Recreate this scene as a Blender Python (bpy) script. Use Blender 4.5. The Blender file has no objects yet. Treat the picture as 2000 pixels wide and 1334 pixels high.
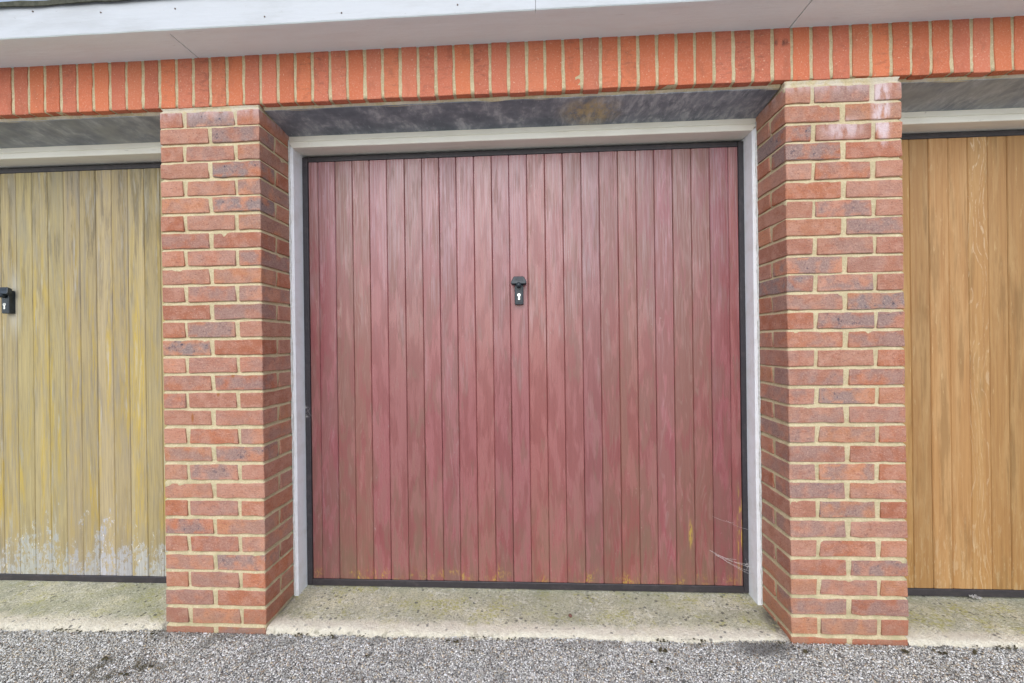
import bpy, bmesh, math, random
import numpy as np
from mathutils import Vector, Matrix, noise

# ------------------------------------------------------------------ camera, world, light, exposure
S = bpy.context.scene
COL = S.collection
cam_d = bpy.data.cameras.new('camera')
cam = bpy.data.objects.new('camera', cam_d)
COL.objects.link(cam)
cam_d.sensor_width = 36.0
cam_d.lens = 806.73 / 2000 * 36.0
cam_d.clip_start = 0.02
cam_d.clip_end = 2000
YAW, ROLL = 0.05263, -0.01276
xc = Vector((math.cos(YAW), math.sin(YAW), 0))
yc = Vector((-math.sin(YAW), math.cos(YAW), 0))
zc = Vector((0, 0, 1))
rt = xc * math.cos(ROLL) + zc * math.sin(ROLL)
up = zc * math.cos(ROLL) - xc * math.sin(ROLL)
M = Matrix((rt, up, -yc)).transposed().to_4x4()
M.translation = Vector((1.58179, -1.68166, 1.21255))
cam.matrix_world = M
S.camera = cam

SUN_EL, SUN_AZ = math.radians(40), math.radians(-8)   # azimuth measured from straight behind the camera, negative = left
world = bpy.data.worlds.new('World')
S.world = world
world.use_nodes = True
wn, wl = world.node_tree.nodes, world.node_tree.links
bg = wn['Background']
sky = wn.new('ShaderNodeTexSky')
sky.sky_type = 'NISHITA'
sky.sun_disc = False
sky.sun_elevation = SUN_EL
sky.sun_rotation = math.pi - SUN_AZ
sky.dust_density = 1.0
hs = wn.new('ShaderNodeHueSaturation')
hs.inputs['Saturation'].default_value = 0.62          # a pale overcast sky
wl.new(sky.outputs[0], hs.inputs['Color'])
wl.new(hs.outputs[0], bg.inputs['Color'])
bg.inputs['Strength'].default_value = 0.15
sun_d = bpy.data.lights.new('sun', 'SUN')
sun_d.energy = 0.8
sun_d.angle = math.radians(55)
sun_d.color = (1.0, 0.985, 0.96)
sun = bpy.data.objects.new('sun', sun_d)
COL.objects.link(sun)
sdir = Vector((math.sin(SUN_AZ) * math.cos(SUN_EL), -math.cos(SUN_AZ) * math.cos(SUN_EL), math.sin(SUN_EL)))
sun.rotation_euler = sdir.to_track_quat('Z', 'Y').to_euler()
S.view_settings.view_transform = 'Standard'
S.view_settings.look = 'None'
S.view_settings.gamma = 1
S.view_settings.use_curve_mapping = False
S.view_settings.exposure = 0.74
S.render.engine = 'CYCLES'
S.cycles.max_bounces = 6

# ------------------------------------------------------------------ measurements (metres)
PW = 0.44                       # pier width
W = 2.1411                      # opening width
LX0, LX1 = 0.0, PW              # left pier
RX0, RX1 = PW + W, PW + W + PW  # right pier
FY = 0.209                      # front of the timber frames
DY = 0.287                      # front of the doors
ZS0, ZS1 = 2.226, 2.440         # soldier course
ZSOF = 2.433                    # soffit underside
LZ = [2.186, 2.117, 2.041, 1.969, 1.893, 1.822, 1.746, 1.670, 1.595, 1.519, 1.444, 1.367, 1.292, 1.216, 1.142, 1.066, 0.992,
      0.918, 0.840, 0.764, 0.687, 0.609, 0.534, 0.457, 0.383, 0.305, 0.231, 0.155, 0.078, 0.000]
RZ = [2.180, 2.106, 2.030, 1.958, 1.880, 1.804, 1.730, 1.660, 1.584, 1.510, 1.440, 1.366, 1.292, 1.218, 1.144, 1.070, 0.996,
      0.922, 0.846, 0.769, 0.698, 0.625, 0.551, 0.474, 0.398, 0.323, 0.246, 0.169, 0.092, 0.015]
LZ = [z + 0.02 for z in LZ]
RZ = [z + 0.02 for z in RZ]


def gz(x):                      # the tarmac rises slightly to the right
    return 0.0 + 0.0074 * (min(max(x, -3), 6) - 0.2)


# ------------------------------------------------------------------ helpers
def s2l(c):
    c /= 255.0
    return c / 12.92 if c <= 0.04045 else ((c + 0.055) / 1.055) ** 2.4


def link(o, parent=None):
    COL.objects.link(o)
    if parent is not None:
        o.parent = parent
    return o


def tag(o, label=None, cat=None, group=None, kind=None):
    for k, v in (('label', label), ('category', cat), ('group', group), ('kind', kind)):
        if v:
            o[k] = v
    return o


def empty(name, loc):
    o = bpy.data.objects.new(name, None)
    o.empty_display_size = 0.1
    o.location = loc
    return link(o)


def mesh_from(name, verts, faces, mats, smooth=False):
    me = bpy.data.meshes.new(name)
    me.from_pydata([tuple(v) for v in verts], [], faces)
    for m in (mats if isinstance(mats, (list, tuple)) else [mats]):
        me.materials.append(m)
    if smooth:
        me.polygons.foreach_set('use_smooth', [True] * len(me.polygons))
    me.update()
    return me


def ob(name, me, parent=None, loc=(0, 0, 0)):
    o = bpy.data.objects.new(name, me)
    o.location = loc
    return link(o, parent)


def bm_mesh(name, bm, mat, smooth=False):
    bmesh.ops.recalc_face_normals(bm, faces=bm.faces)
    me = bpy.data.meshes.new(name)
    bm.to_mesh(me)
    bm.free()
    me.materials.append(mat)
    if smooth:
        me.polygons.foreach_set('use_smooth', [True] * len(me.polygons))
    return me


def box_bm(bm, x0, x1, y0, y1, z0, z1, bev=0.0, seg=1):
    r = bmesh.ops.create_cube(bm, size=1)
    vs = r['verts']
    for v in vs:
        v.co = Vector((x0 + (v.co.x + .5) * (x1 - x0), y0 + (v.co.y + .5) * (y1 - y0), z0 + (v.co.z + .5) * (z1 - z0)))
    if bev:
        es = list({e for v in vs for e in v.link_edges})
        bmesh.ops.bevel(bm, geom=es, offset=bev, segments=seg, affect='EDGES', profile=0.5)


def box_ob(name, x0, x1, y0, y1, z0, z1, mat, parent, bev=0.0, origin=(0, 0, 0)):
    bm = bmesh.new()
    c = ((x0 + x1) / 2, (y0 + y1) / 2, (z0 + z1) / 2)
    box_bm(bm, x0 - c[0], x1 - c[0], y0 - c[1], y1 - c[1], z0 - c[2], z1 - c[2], bev)
    return ob(name, bm_mesh(name, bm, mat), parent, (c[0] - origin[0], c[1] - origin[1], c[2] - origin[2]))


def prism_mesh(name, prof, x0, x1, mat, nx=1, wob=0.0, seed=0, x0s=None, x1s=None):
    """profile of (y, z) points, closed, extruded along x; x0s / x1s give mitred ends per point"""
    n = len(prof)
    vs, fs = [], []
    for i in range(nx + 1):
        t = i / nx
        for j, (y, z) in enumerate(prof):
            a = x0s[j] if x0s else x0
            b = x1s[j] if x1s else x1
            x = a + (b - a) * t
            q = noise.noise((x * 9 + seed, y * 30, z * 30)) * wob if wob else 0
            r = noise.noise((x * 9 + seed, y * 30 + 50, z * 30)) * wob if wob else 0
            vs.append((x, y + q, z + r))
    for i in range(nx):
        for j in range(n):
            k = (j + 1) % n
            fs.append((i * n + j, i * n + k, (i + 1) * n + k, (i + 1) * n + j))
    fs.append(tuple(range(n))[::-1])
    fs.append(tuple(nx * n + j for j in range(n)))
    bm = bmesh.new()
    bv = [bm.verts.new(v) for v in vs]
    for f in fs:
        bm.faces.new([bv[i] for i in f])
    return bm_mesh(name, bm, mat)


# ------------------------------------------------------------------ material helper
class Mat:
    def __init__(s, name):
        s.m = bpy.data.materials.new(name)
        s.m.use_nodes = True
        s.n, s.l = s.m.node_tree.nodes, s.m.node_tree.links
        s.b = s.n['Principled BSDF']
        s.b.inputs['Specular IOR Level'].default_value = 0.35

    def put(s, sock, v):
        if hasattr(v, 'is_linked') or isinstance(v, bpy.types.NodeSocket):
            s.l.new(v, sock)
        elif v is not None:
            if isinstance(v, (tuple, list)) and len(v) == 3 and len(sock.default_value) == 4:
                v = (*v, 1)
            sock.default_value = v

    def math(s, op, a, b=None, c=None, clamp=False):
        n = s.n.new('ShaderNodeMath')
        n.operation = op
        n.use_clamp = clamp
        for i, v in enumerate((a, b, c)):
            s.put(n.inputs[i], v)
        return n.outputs[0]

    def vmath(s, op, a, b=None):
        n = s.n.new('ShaderNodeVectorMath')
        n.operation = op
        s.put(n.inputs[0], a)
        s.put(n.inputs[1], b)
        return n.outputs[0]

    def coord(s, which='Object'):
        return s.n.new('ShaderNodeTexCoord').outputs[which]

    def pos(s):
        return s.n.new('ShaderNodeNewGeometry').outputs['Position']

    def scaled(s, vec, sc, off=None):
        v = s.vmath('MULTIPLY', vec, sc)
        return s.vmath('ADD', v, off) if off is not None else v

    def noise(s, vec, scale=1.0, detail=4, rough=0.55, dist=0.0, col=False):
        n = s.n.new('ShaderNodeTexNoise')
        s.put(n.inputs['Vector'], vec)
        n.inputs['Scale'].default_value = scale
        n.inputs['Detail'].default_value = detail
        n.inputs['Roughness'].default_value = rough
        n.inputs['Distortion'].default_value = dist
        return n.outputs['Color' if col else 'Fac']

    def vor(s, vec, scale, feature='F1', rnd=1.0):
        n = s.n.new('ShaderNodeTexVoronoi')
        n.feature = feature
        s.put(n.inputs['Vector'], vec)
        n.inputs['Scale'].default_value = scale
        n.inputs['Randomness'].default_value = rnd
        return n

    def step(s, v, a, b, x=0.0, y=1.0):
        n = s.n.new('ShaderNodeMapRange')
        n.interpolation_type = 'SMOOTHSTEP'
        s.put(n.inputs[0], v)
        for i, q in enumerate((a, b, x, y)):
            s.put(n.inputs[i + 1], q)
        return n.outputs[0]

    def mix(s, f, a, b, mode='MIX'):
        n = s.n.new('ShaderNodeMix')
        n.data_type = 'RGBA'
        n.blend_type = mode
        s.put(n.inputs[0], f)
        s.put(n.inputs[6], a)
        s.put(n.inputs[7], b)
        return n.outputs[2]

    def ramp(s, f, stops):
        n = s.n.new('ShaderNodeValToRGB')
        e = n.color_ramp.elements
        while len(e) < len(stops):
            e.new(0.5)
        for el, (p, c) in zip(e, stops):
            el.position = p
            el.color = (*c, 1)
        s.put(n.inputs[0], f)
        return n.outputs[0]

    def sep(s, v):
        n = s.n.new('ShaderNodeSeparateXYZ')
        s.put(n.inputs[0], v)
        return n.outputs

    def comb(s, x, y, z):
        n = s.n.new('ShaderNodeCombineXYZ')
        for i, v in enumerate((x, y, z)):
            s.put(n.inputs[i], v)
        return n.outputs[0]

    def attr(s, name):
        n = s.n.new('ShaderNodeAttribute')
        n.attribute_name = name
        return n

    def info(s):
        return s.n.new('ShaderNodeObjectInfo').outputs

    def bump(s, h, dist=0.002, strength=1.0, normal=None):
        n = s.n.new('ShaderNodeBump')
        n.inputs['Distance'].default_value = dist
        n.inputs['Strength'].default_value = strength
        s.put(n.inputs['Height'], h)
        if normal is not None:
            s.put(n.inputs['Normal'], normal)
        return n.outputs[0]

    def out(s, color=None, rough=None, normal=None, metal=None, spec=None):
        s.put(s.b.inputs['Base Color'], color)
        if rough is not None:
            s.put(s.b.inputs['Roughness'], rough)
        if normal is not None:
            s.put(s.b.inputs['Normal'], normal)
        if metal is not None:
            s.put(s.b.inputs['Metallic'], metal)
        if spec is not None:
            s.put(s.b.inputs['Specular IOR Level'], spec)
        return s.m

    def blob(s, c, r):
        """soft mask round a point, radii per axis"""
        d = s.vmath('SUBTRACT', s.pos(), c)
        d = s.vmath('DIVIDE', d, r)
        n = s.n.new('ShaderNodeVectorMath')
        n.operation = 'LENGTH'
        s.l.new(d, n.inputs[0])
        return s.step(n.outputs['Value'], 1.0, 0.25)


MORTAR_C = (0.58, 0.48, 0.29)


def brick_material(name, soldier):
    m = Mat(name)
    inf = m.info()
    off = m.math('MULTIPLY', inf['Random'], 40.0)
    p = m.vmath('ADD', m.coord('Object'), off)
    ge = m.coord('Generated')
    dims = m.attr('dims').outputs['Vector']
    ab = m.vmath('ABSOLUTE', m.vmath('SUBTRACT', ge, (0.5, 0.5, 0.5)))
    d = m.vmath('MULTIPLY', m.vmath('SUBTRACT', (0.5, 0.5, 0.5), ab), dims)
    nn = m.vmath('ABSOLUTE', m.coord('Normal'))
    d = m.vmath('ADD', d, m.vmath('MULTIPLY', nn, (1, 1, 1)))
    dx, dy, dz = m.sep(d)
    edge = m.math('MINIMUM', m.math('MINIMUM', dx, dy), dz)
    base = inf['Color']
    n1 = m.noise(p, 22, 5, .6)
    n2 = m.noise(p, 160, 4, .7)
    n3 = m.noise(m.scaled(p, (30, 30, 75)), 1, 4, .6)
    c = base
    if soldier:
        c = m.mix(m.step(n1, .35, .7, 0, .45), c, m.mix(.6, base, (.62, .20, .11)))
        c = m.mix(m.step(n2, .48, .72, 0, .35), c, (.72, .40, .29))
        c = m.mix(m.step(m.noise(m.scaled(p, (18, 18, 8)), 1, 5, .65), .52, .70, 0, .45), c, (.36, .12, .07))
        c = m.mix(m.math('MULTIPLY', m.step(m.noise(p, 120, 3, .6), .64, .72), .6), c, (.75, .55, .40))
        burn = m.math('MULTIPLY', m.step(n3, .5, .68), inf['Alpha'])
        c = m.mix(m.math('MULTIPLY', burn, .5), c, (.16, .06, .05))
    else:
        c = m.mix(m.step(n1, .38, .66, 0, .55), c, m.mix(.7, base, (.58, .35, .27)))     # dusty pink bloom
        c = m.mix(m.step(n3, .52, .72, 0, .45), c, (.34, .11, .07))
        # kiss marks: purple-grey burn away from the arrises
        gx, gy, gzz = m.sep(ab)
        away = m.math('MULTIPLY', m.step(edge, .004, .022), m.step(m.noise(p, 14, 3, .55), .36, .58))
        burn = m.math('MULTIPLY', away, inf['Alpha'])
        c = m.mix(burn, c, m.mix(m.step(n2, .3, .7), (.245, .18, .17), (.34, .25, .225)))
        dark = m.math('MULTIPLY', m.step(m.noise(p, 55, 3, .6), .60, .70), m.math('MULTIPLY', away, m.step(inf['Alpha'], .55, .95)))
        c = m.mix(dark, c, (.055, .055, .085))
        c = m.mix(m.step(n2, .56, .70, 0, .5), c, (.68, .42, .33))
        c = m.mix(m.step(n2, .44, .30, 0, .45), c, (.22, .09, .07))
        n5 = m.noise(m.scaled(p, (110, 110, 260)), 1, 3, .6)
        c = m.mix(m.step(n5, .58, .66, 0, .5), c, (.17, .085, .07))
        pit = m.step(m.noise(p, 210, 2, .5), .70, .76)
        c = m.mix(m.math('MULTIPLY', pit, .7), c, (.10, .05, .04))
    # mortar smeared over the arrises
    ed = m.math('ADD', edge, m.math('MULTIPLY', m.math('SUBTRACT', m.noise(p, 105, 4, .65), .5), .022 if not soldier else .011))
    sm = m.step(ed, .0026, .0004)
    spot = m.math('MULTIPLY', m.step(m.noise(p, 170, 2, .5), .72, .75), .75)
    sm = m.math('MAXIMUM', sm, spot)
    c = m.mix(m.math('MULTIPLY', sm, .85), c, m.mix(.35, MORTAR_C, (.55, .42, .28)))
    # lime bloom washed down from the lintel
    q = m.noise(m.scaled(m.pos(), (34, 34, 12)), 1, 4, .6)
    e1 = m.math('MULTIPLY', m.blob((2.945, 0, 2.10), (.048, .3, .19)), 1.5, None, True)
    e2 = m.blob((2.80, 0, 2.03), (.10, .3, .06))
    z = m.sep(m.pos())[2]
    e3 = m.math('MULTIPLY', m.step(z, 2.15, 2.215), .6)
    ee = m.math('MAXIMUM', m.math('MAXIMUM', e1, m.math('MULTIPLY', e2, .8)), e3)
    if not soldier:
        ee = m.math('MULTIPLY', ee, m.step(q, .34, .58))
        c = m.mix(m.math('MULTIPLY', ee, .8), c, (.72, .60, .62))
        rust = m.math('MAXIMUM', m.math('MAXIMUM', m.blob((.31, 0, 1.085), (.012, .2, .016)), m.blob((.244, 0, 1.005), (.010, .2, .016))),
                      m.blob((.129, 0, .905), (.008, .2, .03)))
        c = m.mix(m.math('MULTIPLY', rust, .75), c, (.32, .11, .02))
        wet = m.math('MULTIPLY', m.step(z, .16, .0), m.step(n1, .35, .6))
        c = m.mix(m.math('MULTIPLY', wet, .35), c, (.22, .13, .07))
    else:
        soot = m.math('MULTIPLY', m.blob((2.57, 0, 2.378), (.05, .3, .022)), m.step(q, .42, .6))
        c = m.mix(m.math('MULTIPLY', soot, .75), c, (.06, .035, .035))
    h = m.math('ADD', m.math('MULTIPLY', n2, .6), m.math('MULTIPLY', n3, .5 if not soldier else .15))
    return m.out(c, .88, m.bump(h, .006 if not soldier else .0025, .9), spec=.2)


def mortar_material():
    m = Mat('mortar')
    p = m.pos()
    n1 = m.noise(p, 9, 5, .6)
    n2 = m.noise(p, 140, 4, .7)
    c = m.mix(m.step(n1, .35, .7), (.62, .52, .325), (.52, .43, .26))
    c = m.mix(m.step(n2, .50, .70, 0, .55), c, (.38, .31, .19))
    c = m.mix(m.step(n2, .46, .34, 0, .4), c, (.80, .72, .52))
    z = m.sep(p)[2]
    alg = m.math('MULTIPLY', m.step(z, 1.3, .1), m.step(m.noise(p, 18, 4, .6), .42, .66))
    c = m.mix(m.math('MULTIPLY', alg, .45), c, (.40, .37, .21))
    lime = m.math('MULTIPLY', m.step(z, 2.13, 2.21), m.step(m.noise(p, 25, 4, .6), .4, .6))
    lime = m.math('MAXIMUM', lime, m.math('MULTIPLY', m.blob((2.94, 0, 2.15), (.06, .3, .17)), .9))
    lime = m.math('MULTIPLY', lime, m.step(z, 2.23, 2.222))
    c = m.mix(m.math('MULTIPLY', lime, .5), c, (.68, .63, .58))
    return m.out(c, .92, m.bump(m.noise(p, 220, 4, .7), .003, .9), spec=.15)


def white_paint(name, dirt, base=(.76, .77, .78), grey=(.45, .41, .35)):
    m = Mat(name)
    p = m.pos()
    n1 = m.noise(m.scaled(p, (3, 14, 14)), 1, 5, .65)
    n2 = m.noise(m.scaled(p, (18, 60, 60)), 1, 5, .7)
    n3 = m.noise(m.scaled(p, (5, 90, 90)), 1, 3, .6)
    c = m.mix(m.step(n1, .42, .72, 0, dirt), base, grey)
    c = m.mix(m.step(n2, .66, .74, 0, min(1, dirt * 1.6)), c, (.20, .17, .14))
    c = m.mix(m.step(n3, .70, .73, 0, min(.8, dirt * 1.2)), c, (.25, .21, .16))
    return m.out(c, .5, m.bump(m.math('ADD', n2, n3), .002, .5), spec=.3)


def slate_material():
    m = Mat('fibre_cement')
    p = m.pos()
    sh = m.vmath('ADD', p, m.comb(m.math('MULTIPLY', m.sep(p)[1], .06), 0, 0))
    n1 = m.noise(m.scaled(sh, (30, 13, 13)), 1, 7, .74, .4)
    n2 = m.noise(m.scaled(sh, (8, 10, 10)), 1, 4, .6)
    n3 = m.noise(m.scaled(sh, (110, 34, 34)), 1, 6, .75)
    c = m.mix(m.step(n2, .3, .7), (.15, .17, .20), (.28, .30, .335))
    c = m.mix(m.math('MULTIPLY', m.step(n1, .40, .70), m.math('MAXIMUM', m.step(n2, .46, .60, .05, .85), m.math('MULTIPLY', m.step(m.sep(p)[0], 1.45, 1.95, 0, .9), m.step(m.noise(p, 6, 4, .6), .3, .55)))), c, (.56, .58, .60))
    c = m.mix(m.math('MULTIPLY', m.step(n3, .56, .72, 0, .5), m.step(m.noise(p, 5, 3, .6), .42, .6)), c, (.70, .71, .71))
    x = m.sep(p)[0]
    side = m.math('MAXIMUM', m.step(x, .1, -.1), m.step(x, 2.9, 3.1))
    c = m.mix(m.math('MULTIPLY', side, m.step(m.noise(p, 7, 4, .6), .3, .7, .15, .6)), c, (.46, .46, .41))
    st = m.math('MULTIPLY', m.blob((1.84, .12, 2.2), (.17, .12, .1)), m.step(m.noise(m.scaled(p, (30, 22, 9)), 1, 5, .7), .30, .66))
    c = m.mix(m.math('MULTIPLY', st, .8), c, (.58, .45, .22))
    return m.out(c, .7, m.bump(n3, .001, .5), spec=.25)


def plank_material(kind):
    m = Mat(kind + '_boards')
    inf = m.info()
    r = inf['Random']
    o = m.coord('Object')
    off = m.comb(m.math('MULTIPLY', r, 37.0), m.math('MULTIPLY', r, 91.0), m.math('MULTIPLY', r, 53.0))
    g = m.sep(m.coord('Generated'))[2]
    v = lambda sc: m.scaled(o, sc, off)
    fine = m.noise(v((330, 330, 5)), 1, 4, .6)
    grain = m.noise(v((95, 95, 2.2)), 1, 5, .65, .6)
    # cathedral figure: rings of distance from a tilted heart line
    ox, oy, oz = m.sep(o)
    wob = m.noise(v((10, 10, 2.2)), 1, 2, .5)
    ring = m.math('ADD', m.math('MULTIPLY', ox, 26.0), m.math('MULTIPLY', wob, 5.0))
    fig = m.math('ADD', m.math('MULTIPLY', m.math('SINE', m.math('MULTIPLY', ring, 14.0)), .5), .5)
    blot = m.noise(v((15, 15, 1.5)), 1, 6, .68, .4)
    blot2 = m.noise(v((34, 34, 3.2)), 1, 6, .7, .3)
    speck = m.noise(v((160, 160, 70)), 1, 3, .6)
    tint = inf['Color']
    if kind == 'red':
        # brush fingers: heights shifted column by column, so patches end in drips
        fing = m.math('MULTIPLY', m.math('SUBTRACT', m.noise(v((70, 70, .8)), 1, 4, .7), .5), .34)
        vz = m.comb(ox, oy, m.math('ADD', oz, fing))
        vv = lambda sc: m.scaled(vz, sc, off)
        pa = m.noise(vv((16, 16, 4.6)), 1, 3, .5, .2)
        pb = m.noise(m.scaled(vv((26, 26, 6.0)), (1, 1, 1), (3.3, 7.1, 1.9)), 1, 4, .55, .2)
        rl = m.math('MULTIPLY', m.math('SUBTRACT', r, .5), .20)
        w1 = m.step(m.math('ADD', pa, rl), .500, .514)
        w2 = m.step(m.math('ADD', pb, m.math('MULTIPLY', rl, -.6)), .530, .542)
        paint = m.mix(m.step(grain, .3, .75), (.258, .079, .077), (.225, .066, .063))
        c = m.mix(m.math('MULTIPLY', w1, .52), paint, m.mix(m.step(fine, .35, .65), (.185, .080, .058), (.240, .108, .082)))
        c = m.mix(m.math('MULTIPLY', w2, .60), c, m.mix(m.step(fine, .35, .65), (.345, .132, .132), (.305, .107, .104)))
        lines = m.math('MULTIPLY', m.step(fine, .56, .70), m.step(m.noise(v((20, 20, 1.2)), 1, 4, .6), .40, .62))
        c = m.mix(m.math('MULTIPLY', lines, .38), c, (.135, .060, .052))
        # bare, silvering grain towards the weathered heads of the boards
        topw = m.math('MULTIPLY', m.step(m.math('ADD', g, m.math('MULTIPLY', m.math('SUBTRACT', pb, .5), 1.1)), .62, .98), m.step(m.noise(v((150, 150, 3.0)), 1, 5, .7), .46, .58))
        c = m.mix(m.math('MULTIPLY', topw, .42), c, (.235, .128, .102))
        sheen = m.math('MULTIPLY', m.step(m.math('ADD', g, m.math('MULTIPLY', m.math('SUBTRACT', pa, .5), 1.3)), .50, 1.0), m.step(m.noise(v((190, 190, 4)), 1, 4, .65), .44, .60))  # lavender sky gloss painted into the colour of the upper boards
        c = m.mix(m.math('MULTIPLY', sheen, .30), c, (.50, .36, .40))
        figm = m.math('MULTIPLY', m.step(fig, .70, .90), m.math('MULTIPLY', m.step(blot2, .46, .58), m.step(r, .55, .62)))
        c = m.mix(m.math('MULTIPLY', figm, .20), c, (.38, .25, .23))
        low = m.math('MULTIPLY', m.step(g, .34, .02), m.step(m.noise(vv((28, 28, 9)), 1, 6, .7), .42, .60))
        c = m.mix(m.math('MULTIPLY', low, .55), c, (.165, .098, .060))
        chalk = m.math('MULTIPLY', m.step(speck, .64, .72), m.step(blot2, .50, .66))
        c = m.mix(m.math('MULTIPLY', chalk, .55), c, (.46, .40, .36))
        yl = m.math('MULTIPLY', m.step(m.math('ADD', g, m.math('MULTIPLY', m.math('SUBTRACT', pb, .5), .10)), .034, .008),
                    m.step(m.noise(m.scaled(m.pos(), (8, 8, 6)), 1, 3, .6), .42, .60))
        yl = m.math('MULTIPLY', m.math('MULTIPLY', yl, m.step(m.noise(v((150, 150, 70)), 1, 5, .7), .48, .56)), m.step(m.noise(v((22, 22, 22)), 1, 2, .5), .40, .60))
        yb = m.math('MULTIPLY', m.blob((2.303, .29, .30), (.013, .1, .085)), m.step(m.noise(v((120, 120, 26)), 1, 4, .6), .42, .52))
        yc_ = m.math('MULTIPLY', m.blob((2.53, .29, .30), (.02, .1, .34)), m.step(m.noise(v((120, 120, 16)), 1, 4, .6), .52, .6))
        yl = m.math('MAXIMUM', yl, m.math('MAXIMUM', yb, yc_))
        c = m.mix(m.math('MULTIPLY', yl, .85), c, (.46, .30, .045))
        rough = m.mix(w1, (.30,) * 3, (.44,) * 3)
        rough = m.mix(m.math('MULTIPLY', w2, .6), rough, (.24,) * 3)
        rough = m.mix(m.math('MULTIPLY', low, .8), rough, (.60,) * 3)
        spec = .75
    elif kind == 'yellow':
        c = m.mix(m.step(grain, .3, .7), (.46, .365, .185), (.37, .29, .15))
        c = m.mix(m.step(blot, .42, .62, 0, .75), c, (.29, .26, .205))
        c = m.mix(m.step(fine, .52, .64, 0, .6), c, (.25, .21, .14))
        c = m.mix(m.step(fine, .44, .34, 0, .4), c, (.52, .44, .27))
        dk = m.math('MULTIPLY', m.step(m.noise(v((26, 26, 2.2)), 1, 6, .7, .3), .47, .62), m.step(g, .40, .95, .38, 1))
        c = m.mix(m.math('MULTIPLY', dk, .72), c, m.mix(m.step(fine, .35, .65), (.105, .085, .055), (.20, .17, .12)))
        yl = m.math('MULTIPLY', m.step(m.noise(v((21, 21, 1.6)), 1, 6, .7), .44, .68),
                    m.math('MULTIPLY', m.step(g, .02, .16), m.step(g, 1.0, .55, .25, 1)))
        c = m.mix(m.math('MULTIPLY', yl, .85), c, (.52, .36, .055))
        pale = m.math('MULTIPLY', m.step(m.noise(v((28, 28, 2.0)), 1, 5, .7), .56, .68), .55)
        c = m.mix(pale, c, (.47, .455, .41))
        hal = m.math('MULTIPLY', m.blob((-1.06, .29, 1.44), (.05, .2, .23)), m.step(fine, .2, .6, .6, 1))
        c = m.mix(m.math('MULTIPLY', hal, .42), c, (.60, .60, .58))
        lev = m.math('ADD', g, m.math('MULTIPLY', m.math('SUBTRACT', m.noise(v((44, 44, 20)), 1, 7, .76), .5), .40))
        lev = m.math('ADD', lev, m.math('MULTIPLY', m.math('SUBTRACT', m.noise(v((13, 13, 4)), 1, 2, .5), .5), .40))
        patch = m.step(m.noise(v((60, 60, 34)), 1, 6, .75), .42, .52)
        peel = m.math('MULTIPLY', m.step(lev, .085, .045), m.math('MAXIMUM', patch, m.step(lev, .0, -.06)))
        c = m.mix(peel, c, m.mix(m.step(fine, .35, .65), (.33, .325, .31), (.48, .475, .46)))
        rim = m.math('MULTIPLY', m.step(lev, .100, .066), m.math('SUBTRACT', 1.0, peel))
        rim = m.math('MULTIPLY', rim, m.step(m.noise(v((110, 110, 40)), 1, 4, .7), .58, .64))
        c = m.mix(rim, c, (.74, .73, .70))
        rough, spec = .68, .3
    else:
        c = m.mix(m.step(grain, .3, .72), (.41, .222, .080), (.33, .165, .055))
        c = m.mix(m.step(blot, .45, .62, 0, .7), c, (.46, .275, .115))
        c = m.mix(m.step(fine, .56, .72, 0, .5), c, (.26, .12, .03))
        dk = m.step(m.noise(v((18, 18, 1.6)), 1, 5, .65), .52, .66, 0, .6)
        c = m.mix(dk, c, (.22, .115, .035))
        pale = m.math('MULTIPLY', m.step(m.noise(v((60, 60, 9)), 1, 5, .7), .60, .72), .40)
        c = m.mix(pale, c, (.62, .46, .24))
        fleck = m.math('MULTIPLY', m.step(fig, .90, .98), m.step(inf['Alpha'], .5, .2))
        fleck = m.math('MULTIPLY', fleck, m.step(m.noise(v((90, 90, 22)), 1, 4, .7), .42, .54))
        fleck = m.math('MULTIPLY', fleck, m.step(g, .98, .55, 1, .5))
        c = m.mix(m.math('MULTIPLY', fleck, .40), c, (.72, .60, .44))
        low = m.math('MULTIPLY', m.step(g, .28, .02), m.step(m.noise(v((70, 70, 14)), 1, 5, .7), .54, .62))
        c = m.mix(m.math('MULTIPLY', low, .35), c, (.56, .43, .26))
        rough, spec = .52, .4
    c = m.mix(1.0, c, tint, 'MULTIPLY')
    h = m.math('ADD', m.math('MULTIPLY', fine, .5), m.math('ADD', m.math('MULTIPLY', grain, .7), m.math('MULTIPLY', fig, .12)))
    return m.out(c, rough, m.bump(h, .0012, .6), spec=spec)


def steel_material():
    m = Mat('brown_black_steel')
    p = m.pos()
    c = m.mix(m.step(m.noise(p, 30, 5, .7), .45, .75), (.034, .030, .035), (.060, .050, .054))
    c = m.mix(m.step(m.noise(p, 170, 3, .6), .66, .74, 0, .5), c, (.20, .18, .16))
    return m.out(c, .42, spec=.5)


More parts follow.
